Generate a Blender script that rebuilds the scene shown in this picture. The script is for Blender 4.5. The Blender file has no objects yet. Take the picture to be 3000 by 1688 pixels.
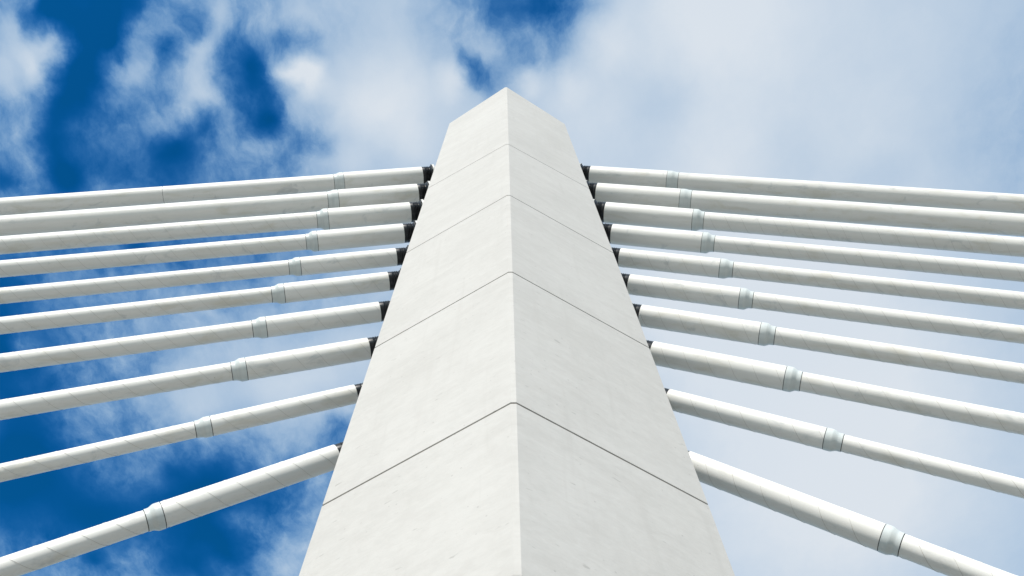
import bpy, bmesh, math, random
from mathutils import Vector, Matrix
from math import sin, cos, pi, radians

scene = bpy.context.scene
COL = scene.collection

# ------------------------------------------------------------------ camera
# eye height 1.6 m above the bridge deck (z = 0), five metres in front of the pylon
PITCH, ROLL, YAW = 1.1609707, -0.0257874, 0.0294688
n = Vector((sin(YAW)*cos(PITCH), cos(YAW)*cos(PITCH), sin(PITCH)))
x0 = Vector((cos(YAW), -sin(YAW), 0)); u0 = x0.cross(n)
cx = cos(ROLL)*x0 + sin(ROLL)*u0
cu = -sin(ROLL)*x0 + cos(ROLL)*u0
cam_data = bpy.data.cameras.new("camera")
cam_data.sensor_width = 36.0
cam_data.lens = 2518.7/3000.0*36.0
cam_data.clip_start = 0.05
cam_data.clip_end = 20000.0
cam = bpy.data.objects.new("camera", cam_data); COL.objects.link(cam)
m3 = Matrix((cx, cu, -n)).transposed()
cam.matrix_world = Matrix.Translation((-0.1302, -5.0219, 1.6)) @ m3.to_4x4()
scene.camera = cam

# ------------------------------------------------------------------ light
SUN_EL, SUN_AZ = radians(31.0), radians(16.0)         # azimuth measured from -Y towards -X
sun_dir = Vector((-cos(SUN_EL)*sin(SUN_AZ), -cos(SUN_EL)*cos(SUN_AZ), sin(SUN_EL)))
sd = bpy.data.lights.new("sun", 'SUN'); sd.energy = 3.3; sd.angle = radians(0.53); sd.color = (1.0, 0.945, 0.865)
sun = bpy.data.objects.new("sun", sd); COL.objects.link(sun)
sun.rotation_euler = (-sun_dir).to_track_quat('-Z', 'Y').to_euler()
sun.location = (0, 0, 60)

scene.view_settings.view_transform = 'Standard'
scene.view_settings.look = 'None'
scene.view_settings.exposure = 0.45
scene.view_settings.gamma = 1.0
scene.view_settings.use_curve_mapping = False

# ------------------------------------------------------------------ sky: clear Nishita sky with a broken cloud layer
# the cloud layer lives on a horizontal sheet (unit height): q = (x/z, y/z); banks and gaps at their places on it
CLOUDS = [(-0.459, 0.297, 0.42, -0.475), (-0.573, 0.791, 0.42, -0.496), (0.007, 0.087, 0.14, -0.526), (-0.457, 0.089, 0.1, -0.863), (-0.282, 0.163, 0.07, -0.832), (-0.541, 0.153, 0.07, 0.335), (-0.39, 0.529, 0.2, 0.19), (-0.383, 0.175, 0.1, 0.083), (-0.167, 0.206, 0.1, 0.219), (0.37, 0.409, 0.42, 0.193), (-0.495, 0.193, 0.05, -0.458), (-0.251, 0.729, 0.2, -0.134), (-0.265, 0.22, 0.035, -0.551), (-0.645, 0.515, 0.14, -0.57), (-0.375, 0.153, 0.035, -0.128), (-0.229, 0.174, 0.05, 0.241), (0.475, 0.758, 0.42, 0.224), (-0.38, 0.249, 0.05, -0.296), (-0.431, 0.784, 0.14, -0.433), (0.237, 0.085, 0.2, 0.194), (-0.471, 0.164, 0.035, -0.108), (-0.496, 0.131, 0.035, 0.514), (-0.656, 0.657, 0.14, -0.434), (0.052, 0.086, 0.05, -0.188), (-0.029, 0.162, 0.035, -0.427), (-0.509, 0.264, 0.07, -0.177), (-0.251, 0.263, 0.035, -0.183), (-0.341, 0.164, 0.05, 0.257), (-0.41, 0.885, 0.1, -0.46), (-0.092, 0.174, 0.14, 0.103), (-0.255, 0.163, 0.035, 0.512), (-0.601, 0.298, 0.035, -0.262), (-0.629, 0.422, 0.07, -0.323), (-0.355, 0.109, 0.035, -0.438), (0.087, 0.219, 0.14, 0.11), (-0.287, 0.587, 0.1, 0.15), (-0.706, 0.756, 0.14, -0.358), (-0.138, 0.347, 0.14, 0.115), (-0.415, 0.153, 0.035, 0.192), (-0.448, 0.379, 0.035, -0.29), (-0.408, 0.278, 0.05, -0.171), (-0.229, 0.13, 0.035, -0.331), (-0.209, 0.683, 0.07, -0.405), (-0.388, 0.709, 0.1, -0.264), (-0.423, 0.609, 0.1, 0.177), (-0.019, 0.129, 0.035, 0.124), (-0.526, 0.235, 0.035, -0.216), (-0.516, 0.298, 0.05, -0.303), (-0.457, 0.089, 0.05, 0.321), (-0.217, 0.248, 0.035, -0.191), (-0.575, 0.646, 0.07, 0.128), (-0.401, 0.175, 0.035, -0.093), (-0.348, 0.22, 0.035, -0.354), (-0.554, 0.235, 0.035, 0.106), (-0.331, 0.193, 0.035, 0.183), (-0.315, 0.757, 0.07, -0.281), (-0.329, 0.109, 0.035, 0.167), (-0.288, 0.22, 0.035, -0.217), (-0.573, 0.791, 0.1, -0.297), (-0.593, 0.868, 0.035, -0.238), (-0.491, 0.885, 0.05, -0.192), (-0.62, 0.515, 0.035, 0.327), (-0.573, 0.176, 0.035, 0.175), (0.017, 0.173, 0.035, 0.263), (-0.228, 0.643, 0.035, -0.199), (0.625, 0.265, 0.2, -0.083), (-0.364, 0.297, 0.05, -0.127), (-0.537, 0.264, 0.035, -0.146), (-0.291, 0.088, 0.035, -0.19), (-0.282, 0.709, 0.035, -0.207), (-0.21, 0.277, 0.05, 0.118), (0.436, 0.084, 0.2, 0.068), (-0.57, 0.264, 0.035, 0.133), (-0.47, 0.543, 0.035, -0.161), (-0.527, 0.089, 0.035, 0.138), (-0.413, 0.11, 0.035, -0.005), (-0.315, 0.249, 0.035, 0.018), (-0.063, 0.087, 0.05, 0.099), (-0.36, 0.207, 0.035, 0.318), (-0.509, 0.11, 0.035, -0.237), (-0.525, 0.207, 0.035, -0.151), (-0.204, 0.523, 0.1, 0.109), (0.178, 0.191, 0.07, -0.075), (-0.419, 0.175, 0.035, 0.227), (-0.528, 0.576, 0.05, -0.141), (-0.464, 0.709, 0.035, -0.124), (-0.595, 0.543, 0.035, 0.17), (-0.596, 0.278, 0.035, -0.166), (0.199, 0.476, 0.2, 0.077), (-0.404, 0.221, 0.035, 0.193), (-0.321, 0.22, 0.035, 0.099), (-0.227, 0.152, 0.035, 0.206), (-0.274, 0.13, 0.035, 0.24), (-0.407, 0.131, 0.035, 0.308), (-0.387, 0.142, 0.035, -0.243), (-0.345, 0.131, 0.035, 0.117), (-0.373, 0.109, 0.035, 0.198), (-0.519, 0.176, 0.035, 0.193), (-0.498, 0.164, 0.035, -0.208), (-0.41, 0.885, 0.035, 0.217), (-0.276, 0.277, 0.035, -0.136), (-0.373, 0.363, 0.1, -0.117), (-0.544, 0.369, 0.07, -0.11), (-0.455, 0.278, 0.035, -0.097), (0.255, 0.266, 0.1, 0.058), (-0.227, 0.109, 0.035, 0.123), (-0.015, 0.151, 0.035, 0.248), (-0.001, 0.173, 0.035, -0.189), (-0.028, 0.108, 0.035, 0.134), (-0.056, 0.174, 0.035, 0.121), (0.115, 0.129, 0.05, 0.085), (-0.514, 0.153, 0.035, 0.144), (-0.43, 0.855, 0.035, 0.138), (-0.225, 0.347, 0.035, 0.101), (0.063, 0.173, 0.05, 0.12), (0.03, 0.12, 0.035, 0.104), (-0.247, 0.088, 0.035, -0.077), (-0.521, 0.481, 0.035, -0.077), (-0.172, 0.277, 0.035, 0.081), (-0.492, 0.298, 0.035, 0.112), (-0.1, 0.248, 0.05, 0.081), (-0.408, 0.193, 0.035, -0.114), (-0.408, 0.249, 0.035, -0.086), (-0.553, 0.089, 0.035, -0.092), (-0.631, 0.565, 0.035, 0.117), (-0.292, 0.175, 0.035, 0.25), (-0.278, 0.206, 0.035, 0.213), (-0.242, 0.22, 0.035, 0.117), (-0.299, 0.152, 0.035, 0.159), (-0.213, 0.206, 0.035, -0.078), (-0.245, 0.248, 0.035, -0.12), (-0.336, 0.465, 0.035, -0.073), (-0.389, 0.795, 0.035, 0.087), (0.452, 0.3, 0.07, -0.09), (0.355, 0.3, 0.1, -0.077), (-0.434, 0.131, 0.035, -0.156), (-0.553, 0.207, 0.035, 0.07), (-0.46, 0.481, 0.035, 0.074), (-0.481, 0.605, 0.035, 0.074), (-0.308, 0.088, 0.035, 0.101), (-0.303, 0.263, 0.035, 0.072), (-0.536, 0.11, 0.035, 0.101), (-0.588, 0.463, 0.07, 0.072), (-0.476, 0.142, 0.035, -0.185), (-0.387, 0.088, 0.035, -0.093), (-0.46, 0.175, 0.035, -0.216), (-0.442, 0.164, 0.035, 0.091), (0.021, 0.099, 0.035, -0.118), (0.039, 0.149, 0.035, -0.081), (0.096, 0.086, 0.035, -0.063)]
SKY_STRENGTH = 0.1

world = bpy.data.worlds.new("World"); scene.world = world; world.use_nodes = True
wt = world.node_tree; wt.nodes.clear()
class NT:
    def __init__(s, tree): s.t = tree
    def node(s, kind, **kw):
        nd = s.t.nodes.new(kind)
        for k, v in kw.items(): setattr(nd, k, v)
        return nd
    def put(s, sock, v):
        if isinstance(v, bpy.types.NodeSocket): s.t.links.new(v, sock)
        elif v is not None: sock.default_value = v
    def math(s, op, a, b=None, c=None, clamp=False):
        nd = s.node('ShaderNodeMath', operation=op, use_clamp=clamp)
        s.put(nd.inputs[0], a); s.put(nd.inputs[1], b)
        if c is not None: s.put(nd.inputs[2], c)
        return nd.outputs[0]
    def vmath(s, op, a, b=None, scale=None):
        nd = s.node('ShaderNodeVectorMath', operation=op)
        s.put(nd.inputs[0], a)
        if b is not None: s.put(nd.inputs[1], b)
        if scale is not None: s.put(nd.inputs[3], scale)
        return nd.outputs['Value'] if op in ('DISTANCE', 'LENGTH', 'DOT_PRODUCT') else nd.outputs[0]
    def noise(s, vec, scale, detail=2.0, rough=0.5, dist=0.0, lac=2.0, dims='3D'):
        nd = s.node('ShaderNodeTexNoise', noise_dimensions=dims)
        s.put(nd.inputs['Vector'], vec)
        nd.inputs['Scale'].default_value = scale; nd.inputs['Detail'].default_value = detail
        nd.inputs['Roughness'].default_value = rough; nd.inputs['Lacunarity'].default_value = lac
        nd.inputs['Distortion'].default_value = dist
        return nd
    def smooth(s, v, a, b, lo=0.0, hi=1.0, kind='SMOOTHSTEP'):
        nd = s.node('ShaderNodeMapRange', interpolation_type=kind)
        s.put(nd.inputs[0], v)
        for i, k in enumerate((a, b, lo, hi)): nd.inputs[1+i].default_value = k
        return nd.outputs[0]
    def mix(s, fac, a, b, blend='MIX'):
        nd = s.node('ShaderNodeMix', data_type='RGBA', blend_type=blend)
        s.put(nd.inputs[0], fac); s.put(nd.inputs[6], a); s.put(nd.inputs[7], b)
        return nd.outputs[2]

W = NT(wt)
geo = W.node('ShaderNodeNewGeometry')
tc = W.node('ShaderNodeTexCoord')
sep = W.node('ShaderNodeSeparateXYZ'); W.put(sep.inputs[0], tc.outputs['Generated'])
zc = W.math('MAXIMUM', sep.outputs[2], 0.06)
comb = W.node('ShaderNodeCombineXYZ')
W.put(comb.inputs[0], W.math('DIVIDE', sep.outputs[0], zc)); W.put(comb.inputs[1], W.math('DIVIDE', sep.outputs[1], zc))
q = comb.outputs[0]
warp1 = W.noise(q, 7.0, 3.0, 0.55, dims='2D')
warp2 = W.noise(q, 26.0, 4.0, 0.6, dims='2D')
off1 = W.vmath('SCALE', W.vmath('SUBTRACT', warp1.outputs['Color'], (0.5, 0.5, 0.5)), scale=0.035)
off2 = W.vmath('SCALE', W.vmath('SUBTRACT', warp2.outputs['Color'], (0.5, 0.5, 0.5)), scale=0.020)
qw = W.vmath('MULTIPLY', W.vmath('ADD', W.vmath('ADD', q, off1), off2), (1.0, 1.0, 0.0))
dens = None
for (bx, by, br, bw) in CLOUDS:
    dd = W.vmath('DISTANCE', qw, (bx, by, 0.0))
    v = W.smooth(dd, 0.0, br, bw, 0.0)
    dens = W.math('ADD', v, 0.8 if dens is None else dens)
# wisps: fine fractal detail, strongest where the layer is half open
wq = W.vmath('ADD', W.vmath('ADD', q, off1), W.vmath('SCALE', off2, scale=0.8))
sx_ = W.node('ShaderNodeMapping', vector_type='POINT')            # wisps drawn out by the wind
sx_.inputs['Rotation'].default_value = (0, 0, radians(24)); sx_.inputs['Scale'].default_value = (1.12, 0.84, 1.0)
W.put(sx_.inputs['Vector'], wq); wq = sx_.outputs[0]
wisp = W.math('ADD', W.math('MULTIPLY', W.noise(wq, 10.0, 6.0, 0.6, 0.0, dims='2D').outputs['Fac'], 0.55),
              W.math('MULTIPLY', W.noise(wq, 34.0, 8.0, 0.64, 0.0, dims='2D').outputs['Fac'], 0.45))
wamp = W.math('MULTIPLY', W.smooth(dens, 0.0, 0.35), W.smooth(dens, 0.5, 0.88, 1.0, 0.07))
wamp = W.math('MULTIPLY', wamp, 1.15)
dens = W.math('ADD', dens, W.math('MULTIPLY', W.math('SUBTRACT', wisp, 0.5), wamp))
alpha = W.math('MINIMUM', W.math('MAXIMUM', W.smooth(dens, 0.0, 1.0, 0.0, 1.0, 'LINEAR'), 0.0), 1.0)

sky = W.node('ShaderNodeTexSky', sky_type='NISHITA')
sky.sun_disc = False
sky.sun_elevation = SUN_EL
sky.sun_rotation = radians(180) + SUN_AZ
sky.altitude = 0.0; sky.air_density = 1.0; sky.dust_density = 0.0; sky.ozone_density = 3.0
blue = W.mix(1.0, sky.outputs[0], (0.015, 0.57, 0.93, 1), 'MULTIPLY')
big = W.noise(q, 2.6, 4.0, 0.5, dims='2D').outputs['Fac']
white = W.mix(W.smooth(big, 0.3, 0.7), (5.0, 5.5, 6.08, 1), (5.2, 5.63, 6.12, 1))
# thin cloud scatters blue, thick cloud is white: opacity differs per channel
sb, sw = (W.node('ShaderNodeSeparateColor') for _ in range(2))
cc_ = W.node('ShaderNodeCombineColor')
W.put(sb.inputs[0], blue); W.put(sw.inputs[0], white)
for ch, ex_ in enumerate((2.3, 1.65, 1.0)):
    f_ = W.math('POWER', alpha, ex_)
    W.put(cc_.inputs[ch], W.math('ADD', W.math('MULTIPLY', f_, sw.outputs[ch]), W.math('MULTIPLY', W.math('SUBTRACT', 1.0, f_), sb.outputs[ch])))
skycol = cc_.outputs[0]
bg = W.node('ShaderNodeBackground'); W.put(bg.inputs[0], skycol); bg.inputs[1].default_value = SKY_STRENGTH
wo = W.node('ShaderNodeOutputWorld'); W.put(wo.inputs[0], bg.outputs[0])

# ------------------------------------------------------------------ materials
def new_mat(name):
    m = bpy.data.materials.new(name); m.use_nodes = True
    t = NT(m.node_tree); t.t.nodes.clear()
    b = t.node('ShaderNodeBsdfPrincipled'); o = t.node('ShaderNodeOutputMaterial')
    t.put(o.inputs[0], b.outputs[0])
    return m, t, b

def mat_concrete():
    m, t, b = new_mat("pale_concrete")
    c = t.node('ShaderNodeTexCoord').outputs['Object']
    streak = t.noise(t.vmath('MULTIPLY', c, (1.0, 1.0, 4.5)), 1.1, 6.0, 0.62, 0.5).outputs['Fac']       # soft horizontal lift marks
    cloud = t.noise(c, 0.7, 6.0, 0.58, 0.3).outputs['Fac']
    mott = t.noise(t.vmath('MULTIPLY', c, (1.0, 1.0, 1.6)), 7.5, 7.0, 0.66, 0.6).outputs['Fac']
    hair = t.noise(t.vmath('MULTIPLY', c, (3.0, 3.0, 34.0)), 1.6, 5.0, 0.6, 0.3).outputs['Fac']         # hairline trowel marks
    fac = t.math('ADD', t.math('MULTIPLY', streak, 0.26), t.math('ADD', t.math('MULTIPLY', cloud, 0.32),
                 t.math('ADD', t.math('MULTIPLY', mott, 0.30), t.math('MULTIPLY', hair, 0.12))))
    col = t.mix(t.smooth(fac, 0.38, 0.62), (0.490, 0.478, 0.455, 1), (0.550, 0.538, 0.515, 1))
    run = t.noise(t.vmath('MULTIPLY', c, (7.0, 7.0, 0.45)), 1.0, 5.0, 0.62, 0.2).outputs['Fac']         # faint rain runs down the face
    col = t.mix(t.smooth(run, 0.54, 0.72, 0.0, 0.42), col, (0.475, 0.462, 0.438, 1))
    spot = t.noise(t.vmath('MULTIPLY', c, (2.6, 2.6, 11.0)), 2.1, 2.5, 0.55).outputs['Fac']             # short grey smears
    col = t.mix(t.smooth(spot, 0.69, 0.76, 0.0, 0.55), col, (0.32, 0.315, 0.295, 1))
    vor = t.node('ShaderNodeTexVoronoi'); t.put(vor.inputs['Vector'], c); vor.inputs['Scale'].default_value = 13.0
    vs = t.node('ShaderNodeSeparateColor'); t.put(vs.inputs[0], vor.outputs['Color'])
    pore = t.math('MULTIPLY', t.smooth(vor.outputs['Distance'], 0.08, 0.17, 1.0, 0.0), t.smooth(vs.outputs[0], 0.88, 0.90))   # scattered air-bubble pores
    col = t.mix(t.math('MULTIPLY', pore, 0.4), col, (0.29, 0.28, 0.265, 1))
    t.put(b.inputs['Base Color'], col); b.inputs['Roughness'].default_value = 0.82
    wave = t.noise(t.vmath('MULTIPLY', c, (1.8, 1.8, 4.0)), 1.7, 5.0, 0.55, 0.5).outputs['Fac']
    h = t.math('ADD', wave, t.math('MULTIPLY', mott, 0.35))
    bp = t.node('ShaderNodeBump'); bp.inputs['Strength'].default_value = 0.13; bp.inputs['Distance'].default_value = 0.03
    t.put(bp.inputs['Height'], h); t.put(b.inputs['Normal'], bp.outputs[0])
    return m

def mat_sheath():
    m, t, b = new_mat("white_sheath")
    c = t.node('ShaderNodeTexCoord').outputs['Object']
    rnd = t.node('ShaderNodeObjectInfo').outputs['Random']
    cc = t.vmath('ADD', c, t.vmath('SCALE', (13.0, 7.0, 5.0), scale=t.math('MULTIPLY', rnd, 9.0)))
    long_ = t.noise(t.vmath('MULTIPLY', cc, (0.7, 9.0, 9.0)), 1.0, 5.0, 0.6, 0.3).outputs['Fac']
    patch = t.noise(t.vmath('MULTIPLY', cc, (1.1, 3.0, 3.0)), 1.4, 5.0, 0.62, 0.5).outputs['Fac']
    speck = t.noise(cc, 22.0, 3.0, 0.6).outputs['Fac']
    col = t.mix(t.smooth(long_, 0.35, 0.7), (0.84, 0.835, 0.805, 1), (0.80, 0.79, 0.755, 1))
    col = t.mix(t.smooth(patch, 0.50, 0.72, 0.0, 0.6), col, (0.66, 0.63, 0.54, 1))
    grime = t.noise(t.vmath('MULTIPLY', cc, (1.6, 2.4, 2.4)), 1.7, 6.0, 0.66, 0.8).outputs['Fac']
    col = t.mix(t.smooth(grime, 0.56, 0.72, 0.0, 0.65), col, (0.55, 0.57, 0.57, 1))
    col = t.mix(t.smooth(speck, 0.70, 0.78, 0.0, 0.6), col, (0.38, 0.34, 0.28, 1))
    t.put(b.inputs['Base Color'], col)
    b.inputs['Roughness'].default_value = 0.42; b.inputs['Specular IOR Level'].default_value = 0.4
    bp = t.node('ShaderNodeBump'); bp.inputs['Strength'].default_value = 0.12; bp.inputs['Distance'].default_value = 0.01
    t.put(bp.inputs['Height'], t.noise(t.vmath('MULTIPLY', cc, (1.5, 6, 6)), 2.0, 3.0).outputs['Fac']); t.put(b.inputs['Normal'], bp.outputs[0])
    return m

def mat_simple(name, c1, c2, scale, rough, metal=0.0, stretch=(1, 1, 1), spec=0.5, bump=0.0):
    m, t, b = new_mat(name)
    c = t.node('ShaderNodeTexCoord').outputs['Object']
    f = t.noise(t.vmath('MULTIPLY', c, stretch), scale, 5.0, 0.6, 0.3).outputs['Fac']
    t.put(b.inputs['Base Color'], t.mix(t.smooth(f, 0.35, 0.65), (*c1, 1), (*c2, 1)))
    b.inputs['Roughness'].default_value = rough; b.inputs['Metallic'].default_value = metal
    b.inputs['Specular IOR Level'].default_value = spec
    if bump:
        bp = t.node('ShaderNodeBump'); bp.inputs['Strength'].default_value = bump; bp.inputs['Distance'].default_value = 0.01
        t.put(bp.inputs['Height'], f); t.put(b.inputs['Normal'], bp.outputs[0])
    return m

M_CONC = mat_concrete()
M_SHEATH = mat_sheath()
M_SLEEVE = mat_simple("pale_blue_sleeve", (0.61, 0.66, 0.66), (0.67, 0.71, 0.70), 3.0, 0.38, stretch=(6, 1, 1), spec=0.5)
M_RUBBER = mat_simple("black_rubber", (0.006, 0.007, 0.009), (0.016, 0.017, 0.02), 6.0, 0.3, spec=0.42)
M_GAP = mat_simple("dark_seal", (0.03, 0.033, 0.04), (0.07, 0.07, 0.075), 8.0, 0.6)
M_JOINT = mat_simple("joint_sealant", (0.16, 0.148, 0.132), (0.27, 0.25, 0.228), 4.0, 0.85)
M_RIB = mat_simple("sheath_rib", (0.52, 0.51, 0.47), (0.63, 0.615, 0.58), 5.0, 0.5)
M_GALV = mat_simple("galvanised_steel", (0.52, 0.53, 0.52), (0.66, 0.66, 0.64), 9.0, 0.5, 0.2)
M_BOLT = mat_simple("dark_bolt", (0.09, 0.09, 0.09), (0.16, 0.155, 0.15), 9.0, 0.5, 0.5)
M_DECK = mat_simple("deck_concrete", (0.25, 0.233, 0.203), (0.315, 0.296, 0.26), 1.2, 0.85, bump=0.2)
M_KERB = mat_simple("kerb_concrete", (0.42, 0.415, 0.40), (0.52, 0.515, 0.50), 2.0, 0.85, bump=0.2)
M_GROUND = mat_simple("dry_ground", (0.20, 0.19, 0.155), (0.28, 0.265, 0.22), 0.05, 0.95)

# ------------------------------------------------------------------ object helpers
def mesh_obj(name, verts, faces, material, parent=None, smooth=False, sharp=None):
    me = bpy.data.meshes.new(name)
    me.from_pydata([tuple(v) for v in verts], [], faces)
    me.materials.append(material)
    if smooth:
        me.polygons.foreach_set('use_smooth', [True]*len(me.polygons))
        if sharp is not None: me.set_sharp_from_angle(angle=radians(sharp))
    me.update()
    o = bpy.data.objects.new(name, me); COL.objects.link(o)
    if parent is not None: o.parent = parent
    return o

def thing(name, label, cat, mat=None, group=None):
    o = bpy.data.objects.new(name, None); COL.objects.link(o)
    o.empty_display_size = 0.5
    if mat is not None: o.matrix_world = mat
    o['label'] = label; o['category'] = cat
    if group: o['group'] = group
    return o

def lathe(profile, seg=56, cap=(False, False)):
    """profile: (x, r) along local X"""
    V, F = [], []
    for (x, r) in profile:
        for k in range(seg):
            a = 2*pi*k/seg; V.append((x, r*cos(a), r*sin(a)))
    for i in range(len(profile)-1):
        for k in range(seg):
            k2 = (k+1) % seg
            F.append((i*seg+k, i*seg+k2, (i+1)*seg+k2, (i+1)*seg+k))
    if cap[0]: F.append(tuple(range(seg))[::-1])
    if cap[1]: F.append(tuple((len(profile)-1)*seg+k for k in range(seg)))
    return V, F

def rod(p, d, r, h, seg=6):
    d = Vector(d).normalized(); a = d.orthogonal().normalized(); b = d.cross(a)
    V, F = [], []
    for j in range(2):
        for k in range(seg):
            t = 2*pi*k/seg; V.append(Vector(p) + d*(h*j) + (a*cos(t) + b*sin(t))*r)
    for k in range(seg): F.append((k, (k+1) % seg, seg+(k+1) % seg, seg+k))
    F.append(tuple(range(seg))[::-1]); F.append(tuple(range(seg, 2*seg)))
    return V, F

# ------------------------------------------------------------------ setting: ground far below, bridge deck
g = mesh_obj('ground', [(-6000, -6000, -14), (6000, -6000, -14), (6000, 6000, -14), (-6000, 6000, -14)], [(0, 1, 2, 3)], M_GROUND)
g['kind'] = 'structure'
def box(x0, x1, y0, y1, z0, z1):
    V = [(x0, y0, z0), (x1, y0, z0), (x1, y1, z0), (x0, y1, z0), (x0, y0, z1), (x1, y0, z1), (x1, y1, z1), (x0, y1, z1)]
    F = [(3, 2, 1, 0), (4, 5, 6, 7), (0, 1, 5, 4), (1, 2, 6, 5), (2, 3, 7, 6), (3, 0, 4, 7)]
    return V, F
o = mesh_obj('bridge_deck', *box(-120, 120, -22, 10, -1.1, 0.0), M_DECK); o['kind'] = 'structure'
for yk in (-22.0, 9.7):
    o = mesh_obj('kerb', *box(-120, 120, yk, yk+0.3, 0.0, 0.14), M_KERB); o['kind'] = 'structure'

# ------------------------------------------------------------------ pylon
Z0 = 1.6                      # fitted heights were measured from the eye
ZJ = [6.49346+Z0, 9.64259+Z0, 12.96047+Z0, 16.51663+Z0]
ZT, ZS = 23.36598+Z0, 22.37489+Z0
def section(z, inset=0.0):
    """outline of the shaft at height z, counter-clockwise from the front arris, corners bevelled"""
    dz = z-Z0-6.49346
    s = 1-dz*0.0097971; sa = 1-dz*0.0175016
    w = 1.8*s
    pts = [((-0.027, -1.12145*sa), 0.05), ((w, -0.006), 0.022), ((w-0.13, 0.13), 0.01), ((w-0.16, 1.0), 0.022),
           ((0.0, 1.0+1.05*sa), 0.05), ((-w+0.16, 1.0), 0.022), ((-w+0.13, 0.13), 0.01), ((-w, -0.003), 0.022)]
    P = [Vector(p) for p, _ in pts]; N = len(P); out = []
    if inset:
        Q = []
        for i in range(N):
            a, b_, c_ = P[i-1], P[i], P[(i+1) % N]
            e1 = (b_-a).normalized(); e2 = (c_-b_).normalized()
            n1 = Vector((-e1.y, e1.x)); n2 = Vector((-e2.y, e2.x)); bis = (n1+n2)
            Q.append(b_ + bis*(inset/max(0.25, 1+n1.dot(n2))))
        P = Q
    for i in range(N):
        c_ = pts[i][1]
        e1 = (P[i-1]-P[i]).normalized(); e2 = (P[(i+1) % N]-P[i]).normalized()
        half = c_*0.5/max(0.2, math.sin(0.5*e1.angle(e2)))
        out.append(P[i]+e1*half); out.append(P[i]+e2*half)
    return out

def ring_faces(k0, k1, N): return [(k0+i, k0+(i+1) % N, k1+(i+1) % N, k1+i) for i in range(N)]

pylon = thing('bridge_pylon', 'tall tapering white concrete pylon with sharp front edge and pointed top', 'bridge pylon', Matrix.Translation((0, 0, 0)))
levels = [0.0, ZJ[0]-6.3, ZJ[0]-3.15] + ZJ
GAP = 0.022
for i in range(len(levels)):
    za = levels[i] + (GAP/2 if i else 0.0)
    if i < len(levels)-1:
        zb = levels[i+1]-GAP/2
        ch = 0.004
        rings = [(za, 0.004 if i else 0), (za+ch, 0.0), (zb-ch, 0.0), (zb, 0.004)]
        V, F = [], []
        for (z, ins) in rings:
            V += [(p.x, p.y, z) for p in section(z, ins)]
        N = len(V)//4
        for r in range(3): F += ring_faces(r*N, (r+1)*N, N)
        F.append(tuple(range(N))[::-1]); F.append(tuple(range(3*N, 4*N)))
        mesh_obj('concrete_segment', V, F, M_CONC, pylon)
        # recessed sealed joint above this segment
        s0, s1 = section(zb-0.02, 0.009), section(zb+GAP+0.02, 0.009)
        N = len(s0)
        V = [(p.x, p.y, zb-0.02) for p in s0] + [(p.x, p.y, zb+GAP+0.02) for p in s1]
        mesh_obj('joint_strip', V, ring_faces(0, N, N), M_JOINT, pylon)
    else:
        # top segment: roof falls from the ridge over the arris to both sides, chamfered rim
        slope = (ZT-ZS)/(1.8*(1-(ZS-Z0-6.49346)*0.0097971))
        def zr(p): return ZT - abs(p.x+0.027)*slope
        V = [(p.x, p.y, za) for p in section(za, 0.004)] + [(p.x, p.y, za+0.004) for p in section(za+0.004)]
        N = len(V)//2
        base_top = section(ZT-0.5)
        top1, top2 = [], []
        for j in range(N):
            z = zr(base_top[j]) - 0.075; p = section(z)[j]; top1.append((p.x, p.y, zr(p)-0.075))
        for j in range(N):
            z = zr(base_top[j]); p = section(z, 0.06)[j]; top2.append((p.x, p.y, zr(p)))
        V += top1 + top2
        F = ring_faces(0, N, N) + ring_faces(N, 2*N, N) + ring_faces(2*N, 3*N, N)
        F.append(tuple(range(N))[::-1])
        T = 3*N; h = N//2               # bevelled front arris = 0,1; bevelled rear arris = h,h+1
        F.append(tuple(T+k for k in range(1, h+1)))
        F.append(tuple([T+k for k in range(h+1, N)] + [T]))
        F.append((T, T+1, T+h, T+h+1))
        mesh_obj('concrete_segment', V, F, M_CONC, pylon)
V, F = rod((-0.01, -0.62, ZT-0.02), (0, 0, 1), 0.006, 0.35)
mesh_obj('lightning_rod', V, F, M_BOLT, pylon)

# ------------------------------------------------------------------ stay cables
# side, anchor height above the eye, slope (rad), diameters (thin, thick), distances along the cable: sheath end, sleeve start, sleeve end
LEFT = [(19.19276,.270470,.374,.432,.783,2.543,2.760), (17.79217,.262967,.404,.455,.756,2.415,2.636),
        (16.59006,.258433,.323,.416,.797,2.404,2.620), (15.36799,.264817,.286,.372,.802,2.375,2.579),
        (14.16880,.274006,.253,.314,.804,2.422,2.616), (13.10683,.296739,.250,.314,.814,2.452,2.647),
        (11.95583,.322635,.249,.308,.808,2.450,2.643), (10.79807,.363095,.242,.304,.813,2.431,2.617),
        (9.64102,.436108,.193,.238,.825,2.546,2.723), (8.43447,.576391,.215,.267,.885,2.726,2.885)]
RIGHT = [(19.25694,.283546,.392,.437,.723,2.463,2.713), (17.86171,.290795,.424,.460,.735,2.490,2.723),
         (16.61236,.302981,.345,.422,.781,2.504,2.719), (15.35444,.316843,.295,.378,.768,2.421,2.644),
         (14.16362,.330772,.270,.330,.768,2.472,2.688), (13.00863,.359721,.257,.330,.778,2.517,2.720),
         (11.85989,.389705,.258,.326,.799,2.524,2.732), (10.70575,.441201,.250,.321,.795,2.549,2.748),
         (9.55291,.513105,.198,.253,.823,2.686,2.878), (8.32965,.659895,.223,.273,.865,2.917,3.094)]
PSI = {-1: 0.00078, 1: -0.01599}
ORD = ['topmost', 'second from the top', 'third from the top', 'fourth from the top', 'fifth from the top',
       'fifth from the bottom', 'fourth from the bottom', 'third from the bottom', 'second from the bottom', 'lowest']
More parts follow.
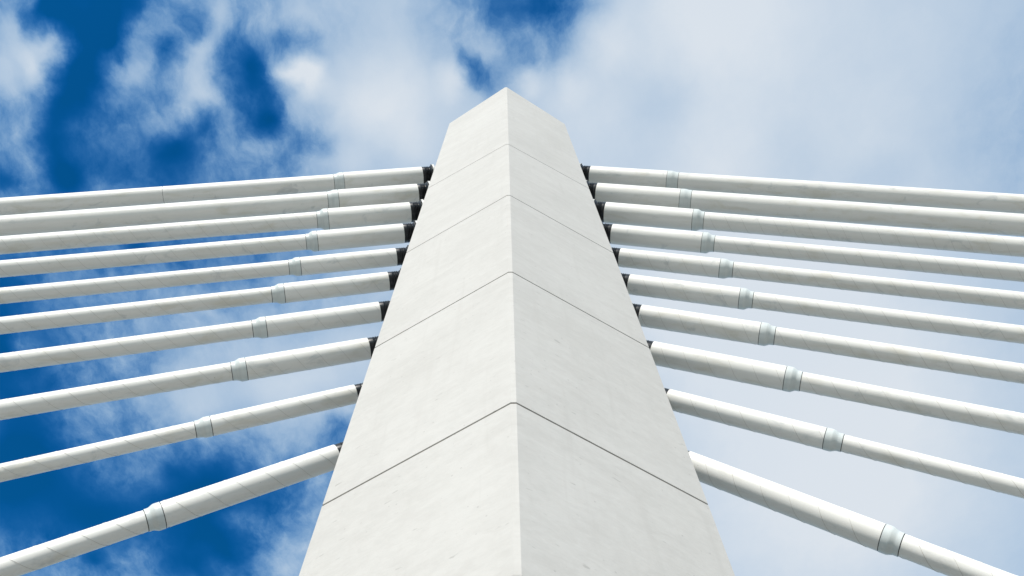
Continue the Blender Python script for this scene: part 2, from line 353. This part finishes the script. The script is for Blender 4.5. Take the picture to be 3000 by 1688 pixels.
def label_for(side, i):
    s = 'left' if side < 0 else 'right'
    if side < 0 and i == 0: return 'fat smooth white stay cable with a dark seam, topmost on the pylon\'s left'
    if i == 0: return 'fat smooth white stay cable without a seam, topmost on the pylon\'s right'
    if i == 1: return 'thickest smooth white stay cable, second from the top on the pylon\'s %s' % s
    if i in (2, 3): return 'white stay cable with smooth upper end pipe, %s on pylon\'s %s' % (ORD[i], s)
    if i == 9: return 'steepest white spiral ribbed stay cable, lowest on the pylon\'s %s' % s
    return 'white spiral ribbed stay cable, %s on the pylon\'s %s' % (ORD[i], s)

rng = random.Random(4)
def rib(parent, xa, xb, R, phase, hand=1, pitch=0.60, steps=26):
    rr = 0.0042
    nn = max(4, int((xb-xa)/pitch*steps)); V, F = [], []
    for k in range(nn+1):
        x = xa + (xb-xa)*k/nn; a = phase + hand*2*pi*x/pitch
        for (dx, dr) in ((-rr, -0.0015), (0, rr*0.8), (rr, -0.0015)):
            V.append((x+dx, (R+dr)*cos(a), (R+dr)*sin(a)))
    for k in range(nn):
        b = 3*k; F += [(b, b+1, b+4, b+3), (b+1, b+2, b+5, b+4)]
    return mesh_obj('helical_rib', V, F, M_RIB, parent, smooth=True)

def stay_cable(side, i, spec):
    za, dl, d_thin, d_thick, t_end, t_s0, t_s1 = spec
    R, r = d_thick/2, d_thin/2
    psi = PSI[side]
    ex = Vector((side*cos(psi)*cos(dl), sin(psi)*cos(dl), -sin(dl)))
    ey = Vector((0, 0, 1)).cross(ex).normalized(); ez = ex.cross(ey)
    org = Vector((side*1.2, 0.45, za+Z0)) + ex*t_end          # the end of the white guide pipe
    mw = Matrix((ex, ey, ez)).transposed().to_4x4(); mw.translation = org
    t = thing('stay_cable', label_for(side, i), 'stay cable', mw, 'stay cables fanning out from the pylon')
    L0 = t_s0-t_end; L1 = t_s1-t_end; LEND = (za+Z0-0.02)/sin(dl)-t_end
    gp = 0.0042
    # guide pipe (thick), open lipped end
    V, F = lathe([(0.03, R-0.018), (0.0, R-0.016), (0.0, R-0.003), (0.004, R), (L0*0.5, R), (L0-gp, R), (L0-gp, R-0.02)])
    mesh_obj('guide_pipe', V, F, M_SHEATH, t, True, 35)
    # reducer sleeve between guide pipe and long sheath
    D = L1-L0; st = R-r; Ra = R+0.003; rb = r+0.006
    prof = [(L0+gp, R-0.02), (L0+gp, Ra), (L0+0.36*D, Ra), (L0+0.42*D, Ra-0.06*st), (L0+0.47*D, Ra-0.17*st), (L0+0.64*D, rb+0.22*st),
            (L0+0.70*D, rb+0.07*st), (L0+0.76*D, rb), (L1-gp, rb), (L1-gp, r-0.02)]
    V, F = lathe(prof); mesh_obj('reducer_sleeve', V, F, M_SLEEVE, t, True, 35)
    for (x, rad) in ((L0, R-0.002), (L1, r-0.001)):
        V, F = lathe([(x-gp-0.001, rad-0.01), (x-gp-0.001, rad), (x+gp+0.001, rad), (x+gp+0.001, rad-0.01)])
        mesh_obj('seal_ring', V, F, M_GAP, t, True, 35)
    # long sheath down to the deck
    cuts = [L1]
    if side < 0 and i == 0: cuts.append(6.301-t_end)
    cuts.append(LEND)
    for k in range(len(cuts)-1):
        a, b = cuts[k]+gp, cuts[k+1]-(gp*0.6 if k < len(cuts)-2 else 0)
        seq = [(a, r-0.02), (a, r)]
        nst = max(2, int((b-a)/2.5))
        seq += [(a+(b-a)*j/nst, r) for j in range(1, nst+1)] + [(b, r-0.02)]
        V, F = lathe(seq, 48); mesh_obj('long_sheath', V, F, M_SHEATH, t, True, 35)
        if k < len(cuts)-2:
            x = cuts[k+1]
            V, F = lathe([(x-gp-0.001, r-0.02), (x-gp-0.001, r-0.006), (x+gp+0.001, r-0.006), (x+gp+0.001, r-0.02)])
            mesh_obj('seam_ring', V, F, M_GAP, t, True, 35)
    # double helical ribs
    if i >= 2:
        ph = rng.uniform(0, 2*pi)
        hand = -1 if side < 0 else 1
        for k in range(2): rib(t, L1+0.02, min(LEND, 60), r, ph+pi*k, HAND*1)
        if i >= 4:
            ph = rng.uniform(0, 2*pi)
            for k in range(2): rib(t, 0.02, L0-0.02, R, ph+pi*k, HAND*1)
    # black rubber boot: collar, three bellows ribs, flared foot (towards -X, the pylon)
    b0 = R*0.972
    prof = [(0.02, b0*0.98), (0.0, b0), (-0.062, b0)]
    for c in (0.085, 0.118, 0.151):
        prof += [(-(c-0.017), b0*0.925), (-(c-0.010), b0*0.985), (-c, b0*1.022), (-(c+0.010), b0*0.985)]
    prof += [(-0.172, b0*0.925), (-0.186, b0*0.98), (-0.204, R*1.03), (-0.222, R*1.075), (-0.236, R*1.08), (-0.236, R*0.9)]
    V, F = lathe(prof); mesh_obj('rubber_boot', V, F, M_RUBBER, t, True, 50)
    fr = R*1.17
    V, F = lathe([(-0.232, R*0.8), (-0.237, R*0.82), (-0.237, fr-0.004), (-0.241, fr), (-0.279, fr), (-0.283, fr-0.004), (-0.283, R*0.5)])
    fl = mesh_obj('anchor_flange', V, F, M_GALV, t, True, 35)
    for k in range(10):
        a = 2*pi*(k+0.5)/10
        V, F = rod((-0.2375, R*1.125*cos(a), R*1.125*sin(a)), (1, 0, 0), 0.011, 0.02)
        mesh_obj('bolt', V, F, M_BOLT, fl)
    V, F = lathe([(-0.2825, R*0.92), (-0.7, R*0.92)], 40)
    mesh_obj('anchor_pipe', V, F, M_GALV, t, True)

HAND = 1
for i, spec in enumerate(LEFT): stay_cable(-1, i, spec)
HAND = 1
for i, spec in enumerate(RIGHT): stay_cable(1, i, spec)
